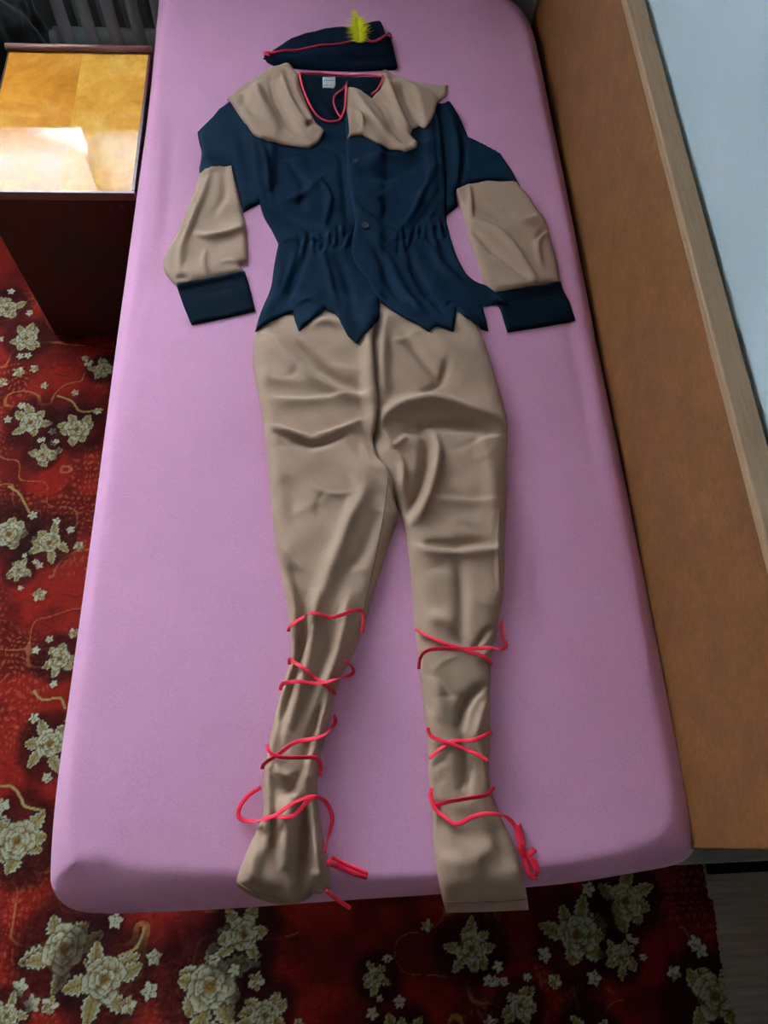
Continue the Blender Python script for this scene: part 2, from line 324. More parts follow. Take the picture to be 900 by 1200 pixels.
    for i, (px, rp) in enumerate((((22, 436), 9), ((40, 432), 7), ((3, 448), 8), ((46, 697), 9), ((52, 452), 6), ((58, 1178), 9), ((92, 640), 7), ((86, 742), 7), ((88, 460), 6), ((150, 1178), 9), ((500, 1085), 7), ((650, 1150), 8), ((790, 1140), 8), ((575, 1200), 8), ((100, 420), 6), ((300, 1150), 9))): bud(px, rp, i)
    for tw in (((10, 570), (22, 578), (30, 592), (34, 600)), ((40, 810), (50, 820), (70, 818), (76, 830)), ((0, 922), (14, 922), (24, 934), (30, 945), (52, 950)), ((68, 464), (84, 470), (95, 482), (120, 480)), ((170, 1085), (160, 1110), (140, 1120))): twig(tw)
    C *= (.86 + .28 * n4 + .0)[..., None]
    z = (n4 - .5) * .0016 + RNG.normal(size=n4.shape) * .0004
    V = np.stack([X, Y, z], -1).reshape(-1, 3)
    # frayed right-hand edge
    fr = (np.random.default_rng(5).random(ny) * .006 + .006 * (np.sin(ys * 31) > .6)); V.reshape(ny, nx, 3)[:, -1, 0] += fr; V.reshape(ny, nx, 3)[:, -2, 0] += fr * .5
    V.reshape(ny, nx, 3)[:, -1, 2] = -.010
    me = bpy.data.meshes.new('carpet'); idx = np.arange(nx * ny).reshape(ny, nx)
    Fq = np.stack([idx[:-1, :-1], idx[:-1, 1:], idx[1:, 1:], idx[1:, :-1]], -1).reshape(-1, 4)
    me.vertices.add(len(V)); me.vertices.foreach_set('co', V.astype(np.float32).ravel()); me.loops.add(Fq.size); me.loops.foreach_set('vertex_index', Fq.ravel().astype(np.int32))
    me.polygons.add(len(Fq)); me.polygons.foreach_set('loop_start', np.arange(0, Fq.size, 4, dtype=np.int32)); me.polygons.foreach_set('loop_total', np.full(len(Fq), 4, np.int32))
    me.update(calc_edges=True); me.polygons.foreach_set('use_smooth', [True] * len(Fq))
    ca = me.color_attributes.new('pattern', 'FLOAT_COLOR', 'POINT'); ca.data.foreach_set('color', np.concatenate([C.reshape(-1, 3), np.ones((nx * ny, 1))], 1).astype(np.float32).ravel())
    m = M('floral_woven_carpet'); at = m.n('ShaderNodeAttribute', attribute_name='pattern'); v = m.coords(); f = m.noise(420, 3, .6, v)
    mx = m.n('ShaderNodeMix', data_type='RGBA', blend_type='MULTIPLY'); mx.inputs['Factor'].default_value = .55; m.l(at.outputs['Color'], mx.inputs['A']); m.l(m.ramp(f, [(.3, (.5, .5, .5, 1)), (.7, (1.3, 1.3, 1.3, 1))]), mx.inputs['B'])
    m.l(mx.outputs['Result'], m.b.inputs['Base Color']); m.set(Roughness=.95, Specular_IOR_Level=.05); m.bump(f, .6, .002)
    o = link('carpet', me, m.m); tag(o, 'red woven carpet with cream rose bouquets lying on the floor around the bed', 'carpet')
    return o
carpet()

# ================================================================== BED
def in_poly(P, poly):
    x, y = P[:, 0], P[:, 1]; ins = np.zeros(len(P), bool); n = len(poly)
    for i in range(n):
        x1, y1 = poly[i]; x2, y2 = poly[(i + 1) % n]
        c = (y1 > y) != (y2 > y)
        if c.any():
            with np.errstate(divide='ignore', invalid='ignore'): ins ^= c & (x < (x2 - x1) * (y - y1) / (y2 - y1 + 1e-15) + x1)
    return ins
def seg_dist(P, A, B):
    """distance of every P to the segments A->B (vectorised over both)"""
    out = np.full(len(P), 1e9)
    for a, b in zip(A, B):
        ab = b - a; L = (ab * ab).sum() + 1e-18; t = np.clip(((P - a) @ ab) / L, 0, 1); d = P - a - t[:, None] * ab; out = np.minimum(out, (d * d).sum(1))
    return np.sqrt(out)
def closed_spline(px, z, per=6):
    P = np.array([on_plane(q, 2, ZB + z)[:2] for q in px]); P = np.concatenate([P[-2:], P, P[:3]]); Q = catmull(P, per); return Q[2 * per:-2 * per - 1]
RIM = [((88, 1006), (61, 1020)), ((94, 1009), (63, 1042)), ((112, 1006), (79, 1062)), ((150, 1010), (110, 1070)), ((178, 1018), (170, 1069)), ((280, 1023), (275, 1064)), ((430, 1029), (430, 1053)), ((511, 1025), (511, 1048)), ((650, 1013), (655, 1036)), ((717, 1000), (740, 1023)), ((758, 987), (790, 1013)), ((779, 970), (810, 999)), ((787, 945), (816, 972)), ((783, 910), (813, 930)),
       ((763, 800), (785, 800)), ((735, 640), (748, 640)), ((690, 400), (697, 400)), ((655, 220), (662, 222)), ((624, 75), (632, 75)), ((614, 35), (622, 38)), ((598, 12), (606, 12)), ((570, 2), (578, 0)), ((500, -2), (500, -9)), ((400, -6), (400, -14)), ((300, -8), (300, -18)), ((222, -8), (212, -18)), ((200, -2), (190, -10)), ((194, 14), (186, 12)),
       ((184, 120), (176, 120)), ((170, 240), (160, 240)), ((161, 320), (149, 320)), ((150, 400), (138, 400)), ((124, 600), (112, 600)), ((99, 790), (86, 790)), ((86, 900), (71, 900)), ((83, 965), (64, 965))]
_tp, _sl = closed_spline([r[0] for r in RIM], 0), closed_spline([r[1] for r in RIM], -.05)
_rs = resample(np.vstack([np.hstack([_tp, _sl]), np.hstack([_tp[:1], _sl[:1]])]), .012)[:-1]
TOPL, SILL = _rs[:, :2].copy(), _rs[:, 2:].copy()
def mnoise(P):
    x, y = P[:, 0], P[:, 1]
    return .0022 * np.sin(5.1 * x + 2.3 * y) + .0018 * np.sin(9.3 * y - 4 * x + 1) + .0012 * np.sin(17 * x + 6 * y + 2)
class Fold:
    def __init__(s, pts, amp, w, w2=None, power=.6, raw=False):
        P = np.array(pts if raw else [on_plane(q, 2, ZB + .015)[:2] for q in pts]); s.P = resample(catmull(P, 8), .004); s.amp, s.w, s.w2, s.pw = amp, w, w2 or w, power
        s.T = np.gradient(s.P, axis=0) if len(s.P) > 1 else np.zeros_like(s.P); s.t = np.linspace(0, 1, len(s.P))
        R = 3.2 * max(s.w, s.w2); s.lo, s.hi = s.P.min(0) - R, s.P.max(0) + R
    def __call__(s, Q):
        out = np.zeros(len(Q)); k = np.where(((Q > s.lo) & (Q < s.hi)).all(1))[0]
        if not len(k): return out
        q = Q[k]; D = ((q[:, None, :] - s.P[None]) ** 2).sum(-1); j = D.argmin(1); d = np.sqrt(D[np.arange(len(k)), j]); v = q - s.P[j]; sd = s.T[j, 0] * v[:, 1] - s.T[j, 1] * v[:, 0]
        w = np.where(sd > 0, s.w, s.w2); tp = np.maximum(np.sin(np.pi * np.clip(s.t[j], .02, .98)), 0) ** s.pw
        out[k] = s.amp * np.exp(-(d / w) ** 2) * tp; return out
SHEET_FOLDS = [Fold([(170, 350), (158, 400), (150, 440)], .004, .006), Fold([(185, 250), (172, 330), (160, 420)], -.004, .012), Fold([(190, 130), (178, 280), (165, 400), (150, 520)], .003, .010),
               Fold([(158, 410), (152, 440), (146, 465)], -.004, .004), Fold([(203, 120), (192, 260), (180, 380)], -.0025, .012), Fold([(648, 230), (690, 420), (730, 640)], .003, .014), Fold([(640, 220), (676, 400), (705, 560)], -.003, .016),
               Fold([(100, 998), (112, 1000), (125, 1000)], .002, .008)]
def sheet_h(P):
    z = mnoise(P)
    for f in SHEET_FOLDS: z = z + f(P)
    return z
# height of whatever lies on the bed so far
GX0, GY0, GS = -.14, -.22, .0035
GXN, GYN = int(1.26 / GS), int(2.28 / GS)
gx, gy = GX0 + GS * np.arange(GXN), GY0 + GS * np.arange(GYN)
GP = np.stack(np.meshgrid(gx, gy), -1).reshape(-1, 2)
STACK = sheet_h(GP)
_o = ~in_poly(GP, TOPL); _dd = np.zeros(len(GP)); _ix = np.where(_o)[0]
_nn = len(TOPL); _dd[_ix] = seg_dist(GP[_ix], TOPL, np.roll(TOPL, -1, 0))
STACK = (STACK - np.minimum(.2 * _dd + 16 * _dd ** 2, .07) * (_dd > 0)).reshape(GYN, GXN); BARE = STACK.copy()
def samp(G, P):
    fx = np.clip((P[:, 0] - GX0) / GS, 0, GXN - 1.001); fy = np.clip((P[:, 1] - GY0) / GS, 0, GYN - 1.001); ix, iy = fx.astype(int), fy.astype(int); fx, fy = fx - ix, fy - iy
    return (G[iy, ix] * (1 - fx) + G[iy, ix + 1] * fx) * (1 - fy) + (G[iy + 1, ix] * (1 - fx) + G[iy + 1, ix + 1] * fx) * fy
def soft(G, dil=2, blur=2):
    G = G.copy()
    for _ in range(dil):
        A = np.maximum(np.maximum(np.roll(G, 1, 0), np.roll(G, -1, 0)), np.maximum(np.roll(G, 1, 1), np.roll(G, -1, 1))); G = np.maximum(G, A)
    for _ in range(blur):
        for ax in (0, 1): G = (np.roll(G, 1, ax) + 2 * G + np.roll(G, -1, ax)) / 4
    return G
def bed_pt(px, lift=0.0):
    z = 0.0
    for _ in range(4):
        p = on_plane(px, 2, ZB + z + lift); z = samp(STACK, p[None, :2])[0]
    return np.array([p[0], p[1], z + lift])

def cdt_mesh(loop, step, extra=None):
    """triangulated inside of a closed loop with a hexagonal grid of inner points"""
    lo, hi = loop.min(0), loop.max(0); hx = []
    ny = int((hi[1] - lo[1]) / (step * .866)) + 2
    for j in range(ny):
        xs = np.arange(lo[0] + (j % 2) * step * .5, hi[0], step); hx.append(np.stack([xs, np.full(len(xs), lo[1] + j * step * .866)], 1))
    G = np.vstack(hx); G = G[in_poly(G, loop)]; d = seg_dist(G, loop, np.roll(loop, -1, 0)); G = G[d > step * .55]
    P = np.vstack([loop, G]); n = len(loop)
    r = delaunay_2d_cdt([Vector(p) for p in P], [(i, (i + 1) % n) for i in range(n)], [], 1, 1e-7)
    return np.array([tuple(q) for q in r[0]]), [tuple(f) for f in r[2]], n

def build_sheet():
    P, Fs, n = cdt_mesh(TOPL, .0105); z = sheet_h(P)
    V = [(p[0], p[1], q) for p, q in zip(P, z)]
    # side: follow the loop outward to the widest line, then tuck under
    prof = ((.15, -.0025), (.35, -.0085), (.6, -.0185), (.85, -.031), (1.0, -.045), (.99, -.068), (.9, -.098), (.7, -.115), (.3, -.122), (-.6, -.124))
    loop, out = TOPL, SILL
    vec = out - loop
    for _ in range(2): vec = (np.roll(vec, 1, 0) + 2 * vec + np.roll(vec, -1, 0)) / 4
    base = len(V); zl = sheet_h(loop)
    for (s, zz) in prof:
        for p, q, e in zip(loop, vec, zl): V.append((p[0] + q[0] * s, p[1] + q[1] * s, zz + e * max(0, 1 + zz * 20)))
    key = {}
    for i, p in enumerate(P): key[(round(p[0], 5), round(p[1], 5))] = i
    ring = [key.get((round(p[0], 5), round(p[1], 5))) for p in loop]
    if any(r is None for r in ring): ring = [int(((P - p) ** 2).sum(1).argmin()) for p in loop]
    m = len(loop)
    for k in range(len(prof)):
        for i in range(m):
            a0 = ring[i] if k == 0 else base + (k - 1) * m + i; a1 = ring[(i + 1) % m] if k == 0 else base + (k - 1) * m + (i + 1) % m
            b0, b1 = base + k * m + i, base + k * m + (i + 1) % m
            Fs.append((a0, b0, b1, a1))
    # outward normals: loop direction may be either way; recalc
    me = mesh_from('fitted_sheet', [(a, b, c + ZB) for a, b, c in V], Fs); bm = bmesh.new(); bm.from_mesh(me); bmesh.ops.recalc_face_normals(bm, faces=bm.faces[:])
    up = sum(f.normal.z for f in bm.faces if f.calc_center_median().z > ZB - .004)
    if up < 0: bmesh.ops.reverse_faces(bm, faces=bm.faces[:])
    bm.to_mesh(me); bm.free()
    o = link('fitted_sheet', me, MAT['sheet'], bed); o['label'] = 'pink jersey fitted sheet stretched over the mattress'
bed = thing('bed', 'single bed with pink fitted sheet and brown fibreboard back panel along the white wall', 'bed', (.45, .96, 0))
build_sheet()
box('mattress', .03, .86, .0, 1.93, .445, ZB - .008, MAT['mattress'], bed, .03)
box('bed_frame', .02, .925, .02, 1.95, .27, .43, MAT['darkframe'], bed, .005)
for (x, y) in ((.07, .08), (.87, .08), (.07, 1.88), (.87, 1.88)): box('leg', x - .03, x + .03, y - .03, y + .03, .003, .27, MAT['darkframe'], bed, .004)
bp = box('back_panel', .932, .953, -.012, 1.985, .24, .905, MAT['board'], bed, .002)
rail = box('top_rail', .931, .968, -.012, 1.985, .905, .922, MAT['rail'], bed, .003); rail['label'] = 'tan wooden rail capping the brown panel'

# ================================================================== BEDSIDE CABINET
nt = thing('bedside_cabinet', 'mahogany bedside cabinet with a glossy burl veneer top left of the bed', 'cabinet', (-.205, 1.58, 0))
nx0, nx1, ny0, ny1, nz = -.375, -.036, 1.345, 1.81, ZB - .05
box('side_panel', nx0, nx0 + .018, ny0 + .018, ny1, .003, nz - .02, MAT['mahogany'], nt, .002)
box('side_panel', nx1 - .018, nx1, ny0 + .018, ny1, .003, nz - .02, MAT['mahogany'], nt, .002)
box('back_board', nx0 + .018, nx1 - .018, ny1 - .012, ny1, .003, nz - .02, MAT['mahogany'], nt, .001)
box('bottom_board', nx0 + .018, nx1 - .018, ny0 + .018, ny1 - .012, .05, .068, MAT['mahogany'], nt, .001)
dr = box('front_panel', nx0, nx1, ny0, ny0 + .018, .003, nz - .02, MAT['mahogany'], nt, .002)
bm = bmesh.new(); bmesh.ops.create_uvsphere(bm, u_segments=10, v_segments=6, radius=.004)
pe = on_plane((142, 239), 1, ny0 - .001)
for q in bm.verts: q.co = Vector((q.co.x + pe[0], q.co.y * .5 + ny0 - .001, q.co.z + min(pe[2], nz - .035)))
me = bpy.data.meshes.new('screw_cap'); bm.to_mesh(me); bm.free(); link('screw_cap', me, MAT['strip'], dr)
xs_ = nx0 + .52 * (nx1 - nx0)
box('veneer_leaf', nx0 + .004, xs_, ny0 + .008, ny1 - .012, nz - .02, nz, MAT['veneer2'], nt)
box('veneer_leaf', xs_, nx1 - .007, ny0 + .008, ny1 - .012, nz - .02, nz, MAT['veneer'], nt)
box('edge_strip', nx0, nx1, ny0, ny0 + .0078, nz - .02, nz + .001, MAT['strip'], nt, .0015)
box('edge_strip', nx1 - .0068, nx1, ny0 + .0079, ny1 - .0121, nz - .02, nz + .001, MAT['mahogany'], nt, .0015)
box('edge_strip', nx0, nx0 + .0038, ny0 + .0079, ny1 - .0121, nz - .02, nz + .001, MAT['mahogany'], nt, .001)
tube('rear_lip', [(nx0 - .004, ny1 - .004, nz + .006), (nx1 + .002, ny1 - .004, nz + .006)], .0085, MAT['strip'], nt, 12)

# ================================================================== RADIATOR
rd = thing('radiator', 'grey column radiator in the window recess behind the bedside cabinet', 'radiator', (-.2, 2.165, 0))
RZ0, RZ1, RY = .29, .90, 2.165
for xk in np.arange(-.336, .40, .0665):
    pr = [(xk, RY - .012, RZ0 - .03), (xk, RY - .028, RZ0 - .02), (xk, RY - .034, RZ0 + .02), (xk, RY - .034, RZ1 - .05), (xk, RY - .026, RZ1 - .01), (xk, RY - .005, RZ1)]
    tube('column', resample(catmull(pr, 6), .012), .0175, MAT['radiator'], rd, 12)
    tube('rear_column', [(xk + .033, RY + .028, RZ0), (xk + .033, RY + .028, RZ1 - .01)], .0145, MAT['radiator'], rd, 10)
tube('lower_header', [(-.385, RY + .004, RZ0 + .002), (.40, RY + .004, RZ0 + .002)], .026, MAT['radiator'], rd, 14)
tube('upper_header', [(-.36, RY, RZ1 - .012), (.40, RY, RZ1 - .012)], .021, MAT['radiator'], rd, 14)
box('bracket', -.392, -.372, RY - .035, RY - .005, RZ0 - .04, RZ0 + .03, MAT['radiator'], rd, .003)
for xk in (-.3, .33): box('foot', xk - .012, xk + .012, RY - .02, RY + .02, 0.003, RZ0 + .0, MAT['radiator'], rd, .003)

# black heap in the corner beyond the cabinet
def heap():
    bm = bmesh.new(); bmesh.ops.create_icosphere(bm, subdivisions=5, radius=1)
    r = np.random.default_rng(5); dirs = r.normal(size=(26, 3)); dirs /= np.linalg.norm(dirs, axis=1)[:, None]; ph = r.random(26) * 6; fq = 2 + r.random(26) * 9
    for v in bm.verts:
        d = np.array(v.co); k = 1 + .022 * sum(abs(math.sin(f * float(d @ e) * 2 + p)) for e, f, p in zip(dirs, fq, ph)) - .25
        x, y, z = d * k; z = max(z, -.8)
        v.co = Vector((-.655 + x * .27, 2.02 + y * .18, .012 + (z + .8) * .36))
    me = bpy.data.meshes.new('cloth_heap'); bm.to_mesh(me); bm.free(); me.polygons.foreach_set('use_smooth', [True] * len(me.polygons))
    tag(link('cloth_heap', me, MAT['blackcloth']), 'black crumpled cloth heap in the dark corner left of the radiator', 'cloth')
heap()

# ================================================================== CLOTH PANELS
def outline(px, step, lift=.006):
    """px: list of (x, y) or (x, y, 's'); runs of 's' points become a smooth curve, others stay corners"""
    P = [bed_pt(q[:2], lift)[:2] for q in px]; n = len(px); sm = [len(q) > 2 for q in px]; out = []
    for i in range(n):
        a, b = P[i], P[(i + 1) % n]
        if sm[i] or sm[(i + 1) % n]:
            p0 = P[i - 1] if sm[i] else a; p3 = P[(i + 2) % n] if sm[(i + 1) % n] else b
            seg = catmull([p0, a, b, p3], 12)[12:25]
        else: seg = np.array([a, b])
        out.append(resample(seg, step)[:-1])
    L = np.vstack(out); keep = np.linalg.norm(L - np.roll(L, 1, 0), axis=1) > step * .2; return L[keep]
PN = [0]
def panel(name, px, mat, parent, puff=.008, er=.02, thick=.0016, folds=(), step=.005, wob=.0008, dil=2, blur=3, lift=.006, pmap=None, label=None, fw=1.0, fa=1.0):
    """one piece of cloth lying on whatever is already on the bed: top surface = stack + thickness + puffed rim + folds"""
    global STACK
    for f in folds: f.w *= fw; f.w2 *= fw; f.amp *= fa
    loop = outline(px, step, lift); base = soft(STACK, dil, blur); PN[0] += 1; k = PN[0]
    def height(Q, d):
        b = samp(base, Q); r = np.clip(d / er, 0, 1); pf = np.sqrt(np.clip(1 - (1 - r) ** 2, 0, 1))
        pv = puff if pmap is None else puff * pmap(Q)
        z = pf * pv + wob * (np.sin(61 * Q[:, 0] + 37 * Q[:, 1] + k) + np.sin(-43 * Q[:, 0] + 88 * Q[:, 1] + 2 * k) + .6 * np.sin(131 * Q[:, 0] + 70 * Q[:, 1]))
        fd = np.clip(d / .012, 0, 1); fs = np.zeros(len(Q))
        for f in folds: fs += f(Q)
        z = z + fs * (.25 + .75 * fd)
        return b + thick + np.maximum(z, 0)
    P, Fs, n = cdt_mesh(loop, step); A, B = loop, np.roll(loop, -1, 0)
    d = seg_dist(P, A, B); top = height(P, d); m = len(P)
    key = {(round(q[0], 5), round(q[1], 5)): i for i, q in enumerate(P)}; ring = [key.get((round(q[0], 5), round(q[1], 5)), -1) for q in loop]
    ring = [r if r >= 0 else int(((P - q) ** 2).sum(1).argmin()) for r, q in zip(ring, loop)]
    under = np.minimum(samp(soft(STACK, 1, 0), P) + .0011, top - .0006)
    V = np.concatenate([np.column_stack([P, top + ZB]), np.column_stack([P, under + ZB])])
    ar = sum(P[a][0] * P[b][1] - P[b][0] * P[a][1] for f in Fs[:1] for a, b in zip(f, f[1:] + f[:1]))
    up = Fs if ar > 0 else [f[::-1] for f in Fs]
    faces = list(up) + [tuple(i + m for i in f[::-1]) for f in up]
    area = (loop[:, 0] * np.roll(loop[:, 1], -1) - np.roll(loop[:, 0], -1) * loop[:, 1]).sum(); q = len(ring)
    for i in range(q):
        a, b = ring[i], ring[(i + 1) % q]
        if a != b: faces.append((a, a + m, b + m, b) if area > 0 else (b, b + m, a + m, a))
    o = link(name, mesh_from(name, V, faces), mat, parent)
    lo, hi = loop.min(0), loop.max(0); c = np.where((GP > lo).all(1) & (GP < hi).all(1))[0]; c = c[in_poly(GP[c], loop)]
    if len(c):
        zz = height(GP[c], seg_dist(GP[c], A, B)); f = STACK.ravel(); f[c] = np.maximum(f[c], zz)
    if label: o['label'] = label
    return o
def surf_path(px, lift, sm=2, per=8, dense=.003):
    P = np.array([bed_pt(q, lift)[:2] for q in px]); P = resample(catmull(P, per), dense); z = samp(soft(STACK, 2, 1), P) + lift; z0 = z.copy()
    for _ in range(sm): z[1:-1] = (z[:-2] + 2 * z[1:-1] + z[2:]) / 4
    return np.column_stack([P, np.maximum(z, z0 - .0002) + ZB])
def cord(name, px, mat, parent, rad=.0012, lift=.001, n=7, **k): return tube(name, surf_path(px, lift, **k), rad, mat, parent, n)
F = Fold
_yt = bed_pt((430, 345))[1]
TAPER = lambda Q: .05 + .95 * np.clip((_yt - Q[:, 1]) / .13, 0, 1)

def creases(px, n, seed, L=40, a=.0013, w=.007, tilt=.5):
    """small soft creases scattered over a piece of cloth"""
    r = np.random.default_rng(seed); Q = np.array([q[:2] for q in px], float); lo, hi = Q.min(0), Q.max(0); out = []
    while len(out) < n:
        c = lo + r.random(2) * (hi - lo)
        if not in_poly(c[None], Q)[0]: continue
        an = r.normal() * tilt; l = L * (.5 + r.random()); d = np.array([math.cos(an), math.sin(an)]) * l / 2; b = np.array([-d[1], d[0]]) * r.normal() * .25
        out.append(F([c - d, c + b, c + d], a * r.choice((-1, 1)) * (.6 + .8 * r.random()), w * (.6 + .9 * r.random())))
    return out
# ---------------------------------------------------------------- trousers
tr = thing('trousers', 'beige costume trousers spread flat on the pink sheet', 'trousers', (.44, .45, ZB))
RL = [(434, 352), (500, 350), (544, 358), (560, 382, 's'), (571, 410, 's'), (582, 444, 's'), (591, 478, 's'), (595, 500, 's'), (594, 584, 's'), (592, 640, 's'), (591, 690, 's'), (587, 715, 's'), (577, 765, 's'), (575, 800, 's'), (575, 840, 's'), (574, 900, 's'), (578, 935, 's'), (590, 963, 's'), (605, 995, 's'), (613, 1030, 's'), (618, 1066),
      (570, 1068, 's'), (523, 1069), (518, 1052, 's'), (512, 1020, 's'), (508, 980, 's'), (503, 907, 's'), (500, 857, 's'), (492, 783, 's'), (487, 740, 's'), (483, 690, 's'), (478, 642, 's'), (472, 608, 's'), (464, 590, 's'), (452, 570, 's'), (436, 540), (428, 450), (428, 400)]
r_folds = [F([(440, 512), (452, 492), (478, 478), (515, 474), (555, 486), (592, 497)], .012, .018, .012), F([(470, 512), (500, 500), (540, 500), (588, 508)], -.010, .014),
           F([(486, 500), (500, 520), (495, 560), (484, 590), (474, 606)], -.013, .012), F([(505, 506), (512, 530), (506, 570), (492, 605), (478, 615)], .010, .010, .016), F([(455, 530), (470, 545), (472, 580)], .008, .008),
           F([(447, 505), (458, 525), (468, 522), (476, 512)], .006, .007), F([(480, 640), (520, 650), (560, 648), (592, 644)], .006, .007, .016), F([(490, 640), (530, 640), (575, 637)], -.005, .010), F([(500, 585), (545, 590), (590, 588)], .0035, .006, .014),
           F([(470, 385), (495, 425), (525, 455)], -.006, .012), F([(452, 370), (448, 420), (450, 470)], .007, .013), F([(525, 420), (515, 450), (490, 465)], -.006, .009), F([(500, 380), (530, 420), (560, 440)], .005, .016),
           F([(535, 650), (540, 700), (538, 760)], -.006, .014), F([(560, 500), (575, 560), (580, 640)], .004, .016), F([(585, 600), (583, 660), (586, 700)], .004, .004), F([(552, 764), (566, 745), (578, 735)], -.006, .006), F([(560, 776), (568, 768), (577, 760)], .004, .004),
           F([(500, 725), (520, 730), (535, 745)], .005, .014), F([(570, 802), (554, 812), (542, 830), (537, 858)], -.012, .009), F([(574, 820), (564, 836), (556, 868)], .006, .006), F([(505, 790), (512, 820), (516, 850)], .004, .013), F([(540, 860), (546, 890), (543, 930)], -.009, .011), F([(562, 880), (570, 905), (574, 925)], .006, .008),
           F([(520, 935), (515, 985), (528, 1000)], -.006, .012), F([(515, 1000), (545, 1010), (585, 985)], .004, .016), F([(575, 965), (588, 1000), (600, 1020)], -.005, .012), F([(533, 985), (555, 1000), (565, 1030)], .003, .010), F([(525, 1045), (560, 1040), (600, 1046)], -.003, .010)]
panel('trouser_leg', RL, MAT['beige'], tr, .024, .034, .002, r_folds + creases(RL, 26, 5), .004, .0007, pmap=TAPER, fw=.85, fa=1.75)
LL = [(310, 352), (380, 348), (437, 352), (439, 385), (437, 400, 's'), (440, 440, 's'), (443, 470, 's'), (440, 500, 's'), (437, 515, 's'), (443, 535, 's'), (453, 545, 's'), (459, 560, 's'), (462, 585, 's'), (466, 605, 's'), (455, 640, 's'), (445, 672, 's'), (434, 710, 's'), (424, 742, 's'), (411, 772, 's'), (399, 795, 's'), (391, 822, 's'), (380, 866, 's'), (373, 900, 's'), (372, 935, 's'), (375, 962, 's'), (384, 1005, 's'), (388, 1042),
      (375, 1048), (367, 1047), (357, 1056, 's'), (337, 1060, 's'), (317, 1058, 's'), (293, 1049, 's'), (279, 1040), (277, 1030, 's'), (290, 995, 's'), (307, 957, 's'), (308, 930, 's'), (309, 905, 's'), (318, 857, 's'), (330, 807, 's'), (341, 770, 's'), (339, 730, 's'), (334, 697, 's'), (323, 640, 's'), (316, 573, 's'), (309, 501, 's'), (303, 465, 's'), (296, 424, 's'), (298, 392, 's')]
l_folds = [F([(322, 388), (350, 410), (390, 445), (438, 465)], -.009, .012, .018), F([(318, 405), (350, 435), (395, 462), (440, 478)], .007, .016), F([(360, 385), (390, 380), (420, 400)], .007, .014), F([(318, 470), (360, 473), (430, 466)], .004, .006, .016),
           F([(311, 500), (340, 510), (366, 516)], .006, .006, .015), F([(366, 516), (395, 508), (422, 497)], .006, .006, .015), F([(318, 508), (366, 524), (410, 510)], -.005, .008), F([(300, 440), (330, 448), (370, 455)], .004, .018),
           F([(428, 505), (440, 530), (452, 550)], -.008, .008), F([(425, 520), (432, 545), (445, 558)], .006, .007), F([(438, 565), (415, 600), (395, 650), (378, 700), (366, 740)], .008, .016), F([(340, 660), (352, 700), (358, 745), (352, 790)], -.011, .011), F([(338, 690), (346, 720), (345, 760)], .006, .009),
           F([(440, 600), (425, 650), (402, 672), (388, 668)], -.005, .013), F([(330, 560), (345, 590), (340, 620)], -.004, .02), F([(395, 540), (420, 560), (425, 600)], .005, .02), F([(330, 640), (345, 662), (358, 670)], .004, .009),
           F([(372, 690), (366, 740), (352, 790), (338, 860)], .010, .012), F([(358, 700), (352, 770), (342, 810), (326, 856)], -.014, .010), F([(380, 720), (385, 760), (370, 800), (355, 850)], -.006, .010), F([(408, 700), (398, 760), (386, 800), (372, 860)], .009, .011),
           F([(347, 745), (344, 770), (336, 800), (324, 850), (314, 905)], .007, .008), F([(392, 812), (378, 850), (366, 895), (360, 930)], .008, .009), F([(385, 800), (370, 850), (358, 890)], -.010, .008), F([(318, 905), (328, 926), (342, 928), (354, 905)], -.006, .008), F([(322, 890), (330, 908), (345, 912)], .004, .008),
           F([(312, 905), (316, 945), (318, 985)], .008, .007), F([(307, 915), (309, 950), (306, 990)], -.008, .007), F([(358, 940), (356, 980), (352, 1030), (349, 1060)], -.020, .012), F([(340, 930), (338, 980), (330, 1025)], .012, .014), F([(366, 935), (371, 985), (380, 1035)], .012, .010),
           F([(320, 960), (322, 1000), (332, 1030), (325, 1050)], -.010, .012), F([(300, 990), (296, 1020), (300, 1040)], .008, .014)]
panel('trouser_leg', LL, MAT['beige'], tr, .024, .030, .002, l_folds + creases(LL, 26, 6), .004, .0007, pmap=TAPER, fw=.85, fa=1.75)
cord('hem_stitch', [(279, 1033), (292, 1042), (310, 1048), (325, 1051)], MAT['seam'], tr, .0006, .0006)
cord('hem_stitch', [(521, 1056), (545, 1057), (580, 1056), (616, 1053)], MAT['seam'], tr, .0006, .0006)
cord('side_seam', [(424, 722), (432, 690), (442, 645), (450, 600), (455, 560)], MAT['seam'], tr, .0007, .0006)
cord('side_seam', [(586, 600), (584, 640), (587, 690)], MAT['seam'], tr, .0006, .0006)

